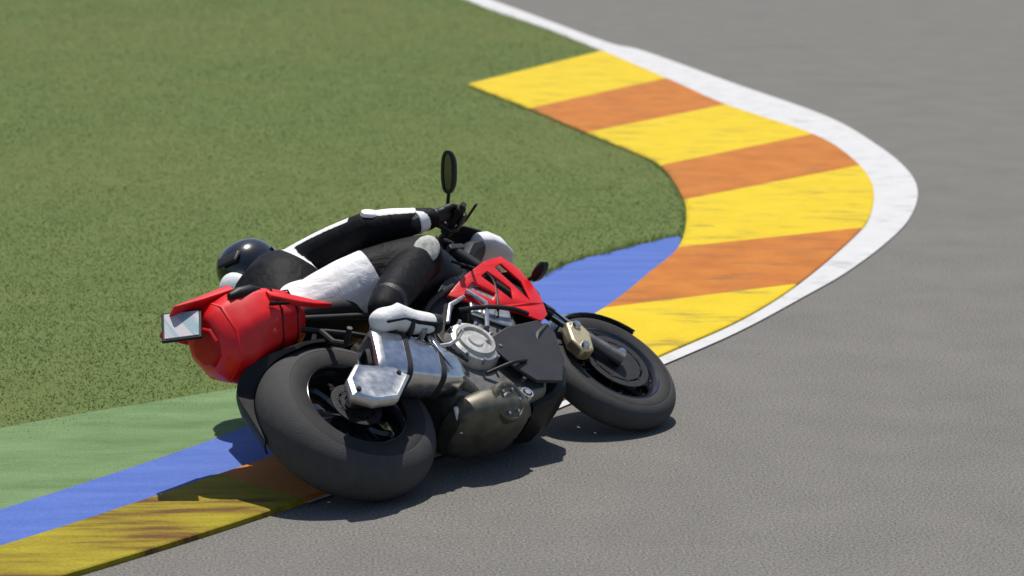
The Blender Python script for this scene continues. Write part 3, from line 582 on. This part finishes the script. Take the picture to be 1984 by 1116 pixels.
for s in (-1, 1):
    shr = holed('radiator_shroud', OUTL, HOL, .175, .006, 'red', bike, s)
    mb = MB(); mb.slab([(.78, .68), (1.0, .77), (1.15, .77), (1.17, .64), (1.09, .53), (.87, .61)], s*.172-.004, s*.172+.004); mb.build('shroud_backing', 'black', shr)

# front end
HDX, HDZ = (1.085, .79), None
steer = Matrix.Translation(Vector((1.085, 0, .85))) @ Matrix.Rotation(RAD(2.0), 4, Vector((-.42, 0, 1)).normalized()) @ Matrix.Translation(Vector((-1.085, 0, -.85)))
front_parts = [fwh]
for s in (-1, 1):
    leg = MB().tube([(1.03, s*.105, 1.0), (1.265, s*.105, .56)], .0275, 16).build('fork_leg', 'matt_black', bike); front_parts.append(leg)
    MB().tube([(1.255, s*.105, .58), (1.42, s*.100, .30)], [.022, .022], 14).build('fork_slider', 'chrome', leg)
    MB().tube([(1.335, s*.10, .445), (1.40, s*.10, .335), (1.437, s*.10, .275)], [.026, .026, .029], 14).build('fork_foot', 'grey_metal', leg)
    ca = MB().slab([(1.285, .325), (1.345, .42), (1.335, .495), (1.265, .495), (1.215, .40), (1.225, .335)], s*.108-.026, s*.108+.030).build('brake_caliper', 'gold', bike, bevel=.010); front_parts.append(ca)
    for (x, z) in ((1.250, .355), (1.300, .465)): MB().lathe([(0, -.040), (.014, -.040), (.018, -.034), (.018, .034), (.014, .040), (0, .040)], (x, s*.110, z), 12, closed=False).build('caliper_bolt', 'chrome', ca)
    mb = MB(); mb.tube([(1.30, s*.12, .47), (1.22, s*.15, .56), (1.17, s*.10, .70), (1.10, s*.06, .86)], .005, 6); front_parts.append(mb.build('brake_hose', 'black', bike))
front_parts.append(MB().lathe([(0, -.128), (.014, -.128), (.018, -.122), (.012, -.11), (.012, .11), (.018, .122), (.014, .128), (0, .128)], (WB, 0, FZ), 14, closed=False).build('front_axle', 'chrome', bike))
mb = MB(); rings = []
for k in range(15):
    a = RAD(28+112*k/14); sec = []
    for j in range(9):
        y = -1+2*j/8; rr = .322-.042*y*y; sec.append((WB+rr*math.cos(a), .076*y, FZ+rr*math.sin(a)))
    sec += [(WB+(p[0]-WB)*.986, p[1]*.96, FZ+(p[2]-FZ)*.986) for p in reversed(sec)]; rings.append(sec)
ff = mb.loft(rings).build('front_fender', 'gloss_black', bike); front_parts.append(ff)
for s in (-1, 1): MB().tube([(1.36, s*.074, .53), (1.345, s*.088, .46), (1.36, s*.092, .42)], .012, 8, flat=.5).build('fender_stay', 'gloss_black', ff)
for z, x in ((.83, 1.125), (.985, 1.045)): front_parts.append(MB().slab([(x-.045, z-.016), (x+.035, z-.020), (x+.045, z+.010), (x-.035, z+.014)], -.135, .135).build('triple_clamp', 'matt_black', bike, bevel=.006))
hb_pts = [(.875, -.40, .94), (.905, -.26, .965), (.965, -.14, 1.015), (1.03, -.06, 1.025), (1.03, .06, 1.025), (.965, .14, 1.015), (.905, .26, .965), (.875, .40, .94)]
hb = MB().tube([tuple(p) for p in spline(hb_pts, 5)], .0115, 10).build('handlebar', 'matt_black', bike); front_parts.append(hb)
for s in (-1, 1):
    g0 = Vector((.907, s*.255, .966)); g1 = Vector((.876, s*.395, .941)); dd = (g1-g0).normalized()
    MB().lathe([(0, 0), (.021, 0), (.021, .008), (.0165, .012), (.0165, .125), (.019, .13), (.019, .136), (.012, .14), (.012, .16), (0, .16)], g0, 16, closed=False, axis=dd).build('grip', 'rubber', hb)
    MB().box(g0+dd*-.02, (.034, .034, .040), dd.to_track_quat('Y', 'Z')).build('switch_pod', 'black', hb, bevel=.006)
    MB().tube([tuple(g0+Vector((.035, 0, -.002))), tuple(g0+dd*.05+Vector((.062, 0, -.006))), tuple(g0+dd*.165+Vector((.060, 0, -.010)))], [.009, .0065, .007], 8, flat=.7).build('lever', 'matt_black', hb)
    if s < 0:
        MB().lathe([(0, 0), (.022, 0), (.025, .006), (.025, .045), (.022, .05), (0, .05)], g0+Vector((.035, .03, .02)), 14, closed=False, axis=(.2, 0, 1)).build('brake_reservoir', 'black', hb)
    # mirror on a tall stalk
    b0 = g0+Vector((.01, s*.0, .015)); top = Vector((.915, s*.37, 1.06))
    st = MB().tube([tuple(b0), tuple(b0+Vector((.0, s*.05, .045))), tuple(top)], [.008, .0075, .007], 8).build('mirror', 'black', bike); front_parts.append(st)
    ax = (Vector((0, s*.80, .60))).normalized(); sd = Vector((0, ax.z, -ax.y)); nb_ = Vector((-1, 0, 0))
    cc_ = top+ax*.075; ringo = []
    def mring(a, b, dx): return [tuple(cc_+ax*(a*math.copysign(abs(math.cos(t))**.75, math.cos(t)))+sd*(b*math.copysign(abs(math.sin(t))**.8, math.sin(t)))+nb_*dx) for t in [2*math.pi*j/28 for j in range(28)]]
    MB().loft([mring(.025, .008, -.026), mring(.070, .026, -.020), mring(.085, .036, -.004), mring(.086, .037, .008), mring(.072, .023, .010), mring(.071, .022, .004)]).build('mirror_housing', 'black', st)
    MB().loft([mring(.0715, .0225, .0035), mring(.0715, .0225, .0065)]).build('mirror_glass', 'glass', st)
# headlight with pale cowl, instruments, front indicators
mb = MB(); mb.loft([sup((x, 0, z), a, b, 24, 4.0) for x, z, a, b in ((1.285, 1.075, .05, .02), (1.295, 1.072, .085, .034), (1.34, 1.055, .098, .044), (1.385, 1.020, .095, .044), (1.42, .990, .07, .032))]); hl = mb.build('headlight', 'white', bike); front_parts.append(hl)
MB().loft([sup((1.418, 0, .991), .068, .031, 24, 2.6), sup((1.435, 0, .982), .05, .025, 24, 2.4), sup((1.445, 0, .977), .025, .012, 24, 2.2)]).build('headlight_lens', 'lens', hl)
mb = MB(); mb.tube([(1.09, 0, .94), (1.20, 0, 1.02), (1.29, 0, 1.045)], [.04, .05, .04], 12, flat=2.0, flatdir=(0, 1, 0)); mb.build('headlight_bracket', 'matt_black', hl)
mb = MB(); mb.loft([[(1.16, -.07, 1.135), (1.16, .07, 1.135), (1.165, .07, 1.142), (1.165, -.07, 1.142)], [(1.24, -.09, 1.130), (1.24, .09, 1.130), (1.245, .09, 1.137), (1.245, -.09, 1.137)], [(1.32, -.085, 1.095), (1.32, .085, 1.095), (1.325, .085, 1.102), (1.325, -.085, 1.102)]]); mb.build('fly_screen', 'black', hl, bevel=.002)
mb = MB(); mb.box((1.075, 0, 1.065), (.030, .19, .085), Quaternion((0, 1, 0), RAD(-48))); ins = mb.build('instrument_panel', 'black', bike, bevel=.012); front_parts.append(ins)
MB().box((1.062, 0, 1.076), (.004, .15, .06), Quaternion((0, 1, 0), RAD(-48))).build('display', 'lens', ins)
for s in (-1, 1):
    t_ = MB().tube([(1.20, s*.12, .74), (1.235, s*.19, .71)], .008, 8).build('front_indicator', 'black', bike); front_parts.append(t_)
    MB().loft([sup((1.21, s*.215, .705), .030, .010, 12, 2), sup((1.225, s*.22, .705), .052, .022, 12, 2), sup((1.255, s*.218, .705), .050, .020, 12, 2), sup((1.272, s*.212, .705), .022, .009, 12, 2)]).build('indicator_shell', 'black', t_)
for o in front_parts: o.matrix_basis = steer

# footrests, pedals, hangers
for s in (-1, 1):
    mb = MB(); mb.slab([(.33, .40), (.44, .40), (.47, .47), (.44, .56), (.36, .60), (.30, .52)], s*.168-.008, s*.168+.008); hg = mb.build('footrest_hanger', 'alu', bike, bevel=.004)
    MB().tube([(.375, s*.175, .470), (.37, s*.285, .475)], [.013, .011], 10).build('footpeg', 'alu', hg)
    mb = MB(); mb.slab([(.26, .53), (.36, .52), (.38, .60), (.30, .66), (.24, .60)], s*.182-.003, s*.182+.003); mb.build('heel_guard', 'matt_black', hg, bevel=.002)
    mb = MB(); mb.tube([(.41, s*.20, .45), (.50, s*.22, .43), (.55, s*.22, .445), (.56, s*.265, .45)], .008, 8); mb.build('pedal', 'alu', hg)
    mb = MB(); mb.tube([(.12, s*.10, .70), (.08, s*.15, .60), (.10, s*.175, .56)], .012, 8); mb.tube([(.10, s*.17, .56), (.09, s*.245, .575)], .011, 8); mb.build('passenger_footrest', 'matt_black', bike)
MB().tube([(.50, .14, .24), (.30, .20, .27), (.22, .22, .28)], .012, 8).build('side_stand', 'matt_black', bike)

# ---------------------------------------------------------------- the rider (same axes as the motorcycle)
def remeshed(mb, voxel, smooth):
    me = bpy.data.meshes.new('tmp'); me.from_pydata(mb.v, [], mb.f)
    b = bmesh.new(); b.from_mesh(me); bmesh.ops.recalc_face_normals(b, faces=b.faces); b.to_mesh(me); b.free()
    o = bpy.data.objects.new('tmp', me); COL.objects.link(o)
    d = o.modifiers.new('r', 'REMESH'); d.mode = 'VOXEL'; d.voxel_size = voxel
    d = o.modifiers.new('s', 'SMOOTH'); d.factor = 0.5; d.iterations = smooth
    dg = bpy.context.evaluated_depsgraph_get(); out = bpy.data.meshes.new_from_object(o.evaluated_get(dg)); bpy.data.objects.remove(o)
    return out
V3 = Vector
J = dict(Rsh=V3((.470, .095, 1.205)), Lsh=V3((.425, .46, 1.205)), Rel=V3((.615, -.185, 1.095)), Lel=V3((.63, .55, 1.03)), Rwr=V3((.805, -.30, 1.00)), Lwr=V3((.805, .325, 1.00)),
         Rhip=V3((.25, .03, .895)), Lhip=V3((.25, .21, .86)), Rkn=V3((.660, -.250, .845)), Lkn=V3((.590, .425, .765)), Ran=V3((.250, -.29, .60)), Lan=V3((.31, .265, .535)), neck=V3((.44, .285, 1.305)), head=V3((.485, .315, 1.425)))
def limb(mb, a, b, r, bow=V3((0, 0, 0)), k=6):
    P = [a.lerp(b, t/(k-1))+bow*math.sin(math.pi*t/(k-1)) for t in range(k)]
    mb.capsule(P, list(np.interp(np.linspace(0, 1, k), np.linspace(0, 1, len(r)), r)))
mb = MB()
spine = [(V3((.155, .12, .845)), .140, .115), (V3((.185, .12, .90)), .175, .145), (V3((.260, .145, 1.00)), .178, .170), (V3((.340, .160, 1.08)), .195, .205), (V3((.385, .205, 1.145)), .205, .185), (V3((.400, .265, 1.24)), .180, .115), (V3((.43, .285, 1.30)), .10, .078), (V3((.46, .30, 1.37)), .062, .065)]
rings = []
for i, (p, wd, dp) in enumerate(spine):
    t = (spine[min(i+1, 7)][0]-spine[max(i-1, 0)][0]).normalized(); lat = V3((0.06, -1, 0.06*min(i, 5)/3)); lat = (lat-t*lat.dot(t)).normalized(); dep = t.cross(lat)
    rings.append([p+lat*(wd*math.cos(a))+dep*(dp*math.sin(a)) for a in [2*math.pi*j/24 for j in range(24)]])
mb.loft(rings)
for s in 'RL':
    limb(mb, J[s+'hip'], J[s+'kn'], [.124, .132, .124, .096], V3((0, 0, .012)))
    limb(mb, J[s+'kn'], J[s+'an'], [.078, .082, .076, .060], V3((-.02, 0, -.01)))
    limb(mb, J['neck'].lerp(J[s+'sh'], .45), J[s+'sh'], [.075, .072], k=3)
    limb(mb, J[s+'sh'], J[s+'el'], [.088, .082, .072], V3((0, 0, .006)))
    limb(mb, J[s+'el'], J[s+'wr'], [.070, .070, .058, .046])
    mb.capsule([J[s+'hip']+V3((-.07, 0, -.02)), J[s+'hip']], [.11, .115])
me = remeshed(mb, .0095, 7); me.name = 'person'
cu_l = loc(CU); rt_l = loc(CR)
co = np.zeros(len(me.vertices)*3); me.vertices.foreach_get('co', co); co = co.reshape(-1, 3)
no = np.zeros(len(me.vertices)*3); me.vertices.foreach_get('normal', no); no = no.reshape(-1, 3)
def seg(a, b):
    a = np.array(a); b = np.array(b); d = b-a; t = np.clip(((co-a)@d)/(d@d), 0, 1); return t, np.linalg.norm(co-(a+t[:, None]*d), axis=1)
mask = np.full(len(co), 0.0)
def put(v): 
    global mask
    mask = np.maximum(mask, np.clip(v, 0, 1))
t, d = seg(J['Rhip'], J['Rkn']); _, dt = seg(V3((.185, .12, .90)), V3((.345, .235, 1.19)))
put(np.minimum.reduce([0.5+(0.60-t)*9, 0.5+(.140-d)*60, 0.5+(dt-.135)*40]))
t, d = seg(J['Lhip'], J['Lkn']); put(np.minimum.reduce([0.5+(0.60-t)*9, 0.5+(.140-d)*60, 0.5+(dt-.135)*40]))
up = np.array(cu_l)
for s in 'RL':
    st_dir = up if s == 'R' else np.array(loc((0, .6, .8)))
    t, d = seg(J[s+'sh'], J[s+'el']); put(np.minimum.reduce([0.5+(no@st_dir-.66)*4, 0.5+(.11-d)*50, 0.5+(.86-t)*10]))
    t, d = seg(J[s+'el'], J[s+'wr']); put(np.minimum.reduce([0.5+(no@st_dir-.62)*4, 0.5+(.085-d)*50, 0.5+(.8-t)*10, 0.5+(t-.16)*10]))
at = me.attributes.new('panel', 'FLOAT', 'POINT'); at.data.foreach_set('value', mask.astype(np.float32))
person = finish('person', me, 'suit', None, smooth=True, angle=180); person.matrix_world = BM
tag(person, 'rider in black and white race leathers and dark helmet, hanging off the leaning red motorcycle', 'person')

# helmet
hf = loc(f_*.86+l_*.42+Z_*.05).normalized(); hu0 = loc(U_*.62+Z_*.55); hu = (hu0-hf*hu0.dot(hf)).normalized(); hl_ = hu.cross(hf)
def hp(x, y, z): return J['head']+V3((0, 0, -.005))+hf*x+hl_*y+hu*z
def hring(z, a, b, cx=0.0, n=32, k=1.0): return [hp(cx+a*k*math.cos(t), b*k*math.sin(t), z) for t in [2*math.pi*j/n for j in range(n)]]
HS = [(-.118, .088, .078, .018), (-.125, .108, .092, .018), (-.105, .130, .110, .014), (-.055, .146, .124, .008), (.0, .150, .129, .0), (.05, .142, .123, -.004), (.09, .116, .102, -.008), (.118, .075, .068, -.010), (.130, .030, .028, -.010)]
helmet = MB().loft([hring(z, a, b, c) for z, a, b, c in HS]).build('helmet', 'helmet', person, subd=1)
def patch(z0, z1, a0, a1, k, nz=6, na=18):
    g = []
    for i in range(nz+1):
        z = z0+(z1-z0)*i/nz; zs = [h[0] for h in HS[1:]]; A = np.interp(z, zs, [h[1] for h in HS[1:]]); B = np.interp(z, zs, [h[2] for h in HS[1:]]); C_ = np.interp(z, zs, [h[3] for h in HS[1:]])
        g.append([hp(C_+(A+k)*math.cos(t), (B+k)*math.sin(t), z) for t in np.linspace(a0, a1, na+1)])
    return g
def patch_obj(name, m, parent, *a):
    go = patch(*a, .006); gi = patch(*a, -.004); mbp = MB(); nz, na = len(go)-1, len(go[0])-1
    for g, fl in ((go, 0), (gi, 1)):
        mbp.add([p for r in g for p in r], [(i*(na+1)+j, i*(na+1)+j+1, (i+1)*(na+1)+j+1, (i+1)*(na+1)+j) for i in range(nz) for j in range(na)])
    return mbp.build(name, m, parent, bevel=0)
patch_obj('visor', 'gloss_black', helmet, -.045, .052, RAD(-82), RAD(82))
patch_obj('helmet_trim', 'red', helmet, -.062, -.030, RAD(120), RAD(238))
MB().loft([[hp(-.11, y, z) for y, z in ((-.06, .085), (.06, .085), (.05, .100), (-.05, .100))], [hp(-.158, y, z) for y, z in ((-.045, .060), (.045, .060), (.04, .072), (-.04, .072))]]).build('helmet_spoiler', 'black', helmet, bevel=.004)

# white hump on the upper back
bn = V3((-.90, -.05, .32)).normalized(); sp_d = (V3(spine[5][0])-V3(spine[3][0])).normalized(); lt = bn.cross(sp_d).normalized()
rings = []
for t, wd, h in ((-.09, .02, .0), (-.07, .045, .03), (-.02, .066, .055), (.04, .068, .072), (.09, .055, .070), (.12, .03, .05), (.13, .012, .03)):
    c = V3(spine[5][0])+sp_d*t+bn*(.072); rings.append([c+lt*(wd*math.cos(a))+bn*(h*(.5+.5*math.sin(a))*1.25) for a in [2*math.pi*j/16 for j in range(16)]])
MB().loft(rings).build('back_hump', 'suit_white', person, subd=1)

# gloves: palm, four fingers and a thumb round each grip
for s, k in ((-1, 'R'), (1, 'L')):
    g0 = steer @ V3((.907, s*.255, .966)); g1 = steer @ V3((.876, s*.395, .941)); dd = (g1-g0).normalized(); C = g0+dd*.068
    W = J[k+'wr']; e1 = (W-C); e1 = (e1-dd*e1.dot(dd)).normalized(); e2 = V3((0, 0, 1)); e2 = (e2-dd*e2.dot(dd)-e1*e2.dot(e1)).normalized()
    mb = MB(); pc = C+e1*.040+e2*.020
    mb.capsule([W+(W-pc).normalized()*.06, W, pc], [.043, .036, .030])
    for o4, ln, rr in ((-.034, .94, .0105), (-.011, 1.04, .011), (.012, 1.0, .0105), (.034, .84, .0095)):
        b_ = C+dd*o4
        mb.capsule([W.lerp(pc, .55)+dd*o4*.7, b_+e1*.036+e2*.026], [.018, .016], 10)
        mb.capsule([b_+e1*.036+e2*.026, b_+e1*.006*ln+e2*.034, b_-e1*.027*ln+e2*.020, b_-e1*.032*ln-e2*.010, b_-e1*.010-e2*.028*ln], [.0135, rr+.001, rr, rr*.95, rr*.85], 10)
    mb.capsule([W.lerp(pc, .45)-dd*.026-e2*.005, C+e1*.036-dd*.045-e2*.008, C+e1*.014-dd*.044-e2*.030, C-e1*.014-dd*.036-e2*.030], [.018, .015, .012, .010], 10)
    gm = remeshed(mb, .0042, 3); gm.name = 'glove'; gl_o = finish('glove', gm, 'glove', person, angle=180)
    MB().tube([tuple(W+(W-pc).normalized()*.010), tuple(W+(W-pc).normalized()*.058)], [.041, .049], 18).build('cuff', 'suit_white' if s < 0 else 'glove', gl_o, bevel=.004)

# boots
for k, s in (('R', -1), ('L', 1)):
    an = J[k+'an']; kn = J[k+'kn']; hd = (kn-an).normalized(); fx = -.05 if k == 'R' else 0.0; peg = V3((.405+fx, s*.262, .498)); toe = V3((.50+fx, s*.275, .478 if k == 'R' else .470)); heel = an+V3((-.055, 0, -.055))
    mb = MB(); mb.capsule([an+hd*.05, an+hd*.01, an+V3((0, 0, -.02))], [.056, .054, .050])
    mb.capsule([heel, an+V3((.02, 0, -.045)), peg+V3((.0, s*.006, .030)), toe+V3((-.03, 0, .025)), toe+V3((0, 0, .018))], [.044, .054, .048, .040, .030])
    bmh = remeshed(mb, .006, 4); bmh.name = 'boot'; bo = finish('boot', bmh, 'boot_white', person, angle=180)
    sd_ = V3((0, 1, 0)); rings = []
    for c, wd, z in ((heel+V3((-.03, 0, -.016)), .020, .0), (heel+V3((0, 0, -.032)), .034, 0), (an+V3((.03, 0, -.088)), .034, 0), (peg+V3((0, s*.006, -.006)), .044, 0), (toe+V3((-.03, 0, -.008)), .037, 0), (toe+V3((.022, 0, .004)), .016, 0)):
        rings.append([c+sd_*a*wd+V3((0, 0, b_)) for a, b_ in ((-.95, -.004), (.95, -.004), (.95, .004), (-.95, .004))])
    MB().loft(rings).build('sole', 'black', bo, bevel=.004)
    MB().tube([tuple(an+hd*.055), tuple(an+hd*.085)], [.064, .070], 20).build('ankle_strap', 'glove', bo, bevel=.004)
    fd = (toe-heel).normalized()
    for c_, r_, w_ in ((peg+V3((-.035, s*.004, .026)), .0505, .010), (toe+V3((-.008, 0, .018)), .0375, .016)):
        MB().lathe([(r_-.012, -w_), (r_, -w_*.8), (r_+.001, 0), (r_, w_*.8), (r_-.012, w_)], c_, 24, axis=fd).build('boot_strap', 'glove', bo)
# knee and elbow sliders
for k, s in (('R', -1), ('L', 1)):
    kn = J[k+'kn']; od = (loc(-CF)*.75+V3((.15, -.65, 0))).normalized() if k == 'R' else loc((-.45, .25, -.85)).normalized()
    e1 = (J[k+'an']-kn); e1 = (e1-od*e1.dot(od)).normalized(); e2 = od.cross(e1)
    MB().loft([[kn+od*h+e1*(1.25*a*r*math.cos(t))+e2*(1.25*b*r*math.sin(t)) for t in [2*math.pi*j/20 for j in range(20)]] for h, r, a, b in ((.060, 1.0, .052, .040), (.086, 1.0, .052, .040), (.094, .82, .052, .040), (.097, .45, .052, .040))]).build('knee_slider', 'puck', person, angle=60)
    MB().tube([tuple(kn+od*.078+e1*.05), tuple(kn+od*.082+e1*.085+e2*.02), tuple(kn+od*.082+e1*.12+e2*.022)], [.014, .012, .010], 8, flat=.5).build('knee_strap', 'puck', person)
    el = J[k+'el']; ed = (el-(J[k+'sh']+J[k+'wr'])/2).normalized(); ed = (ed+cu_l*.9).normalized() if k == 'R' else ed
    a1 = (J[k+'wr']-J[k+'sh']); a1 = (a1-ed*a1.dot(ed)).normalized(); a2 = ed.cross(a1)
    MB().loft([[el+ed*h+a1*(.040*r*math.cos(t))+a2*(.030*r*math.sin(t)) for t in [2*math.pi*j/18 for j in range(18)]] for h, r in ((.056, 1), (.073, .95), (.078, .6))]).build('elbow_slider', 'suit_white', person, angle=60)

for a, b, off, r_ in ((J['Rhip'], J['Rkn'], .108, .004), (J['Rsh'], J['Rel'], .074, .0035)):
    cdir = loc(-CF); ax_ = (b-a).normalized(); nrm = (cdir-ax_*cdir.dot(ax_)).normalized(); sdn = ax_.cross(nrm)
    for ang in (-.55, .55):
        dn = nrm*math.cos(ang)+sdn*math.sin(ang)
        MB().tube([tuple(a.lerp(b, t)+dn*(off*(1.12-.28*t))) for t in (.25, .45, .65, .85)], r_, 6).build('seam_piping', 'glove', person)
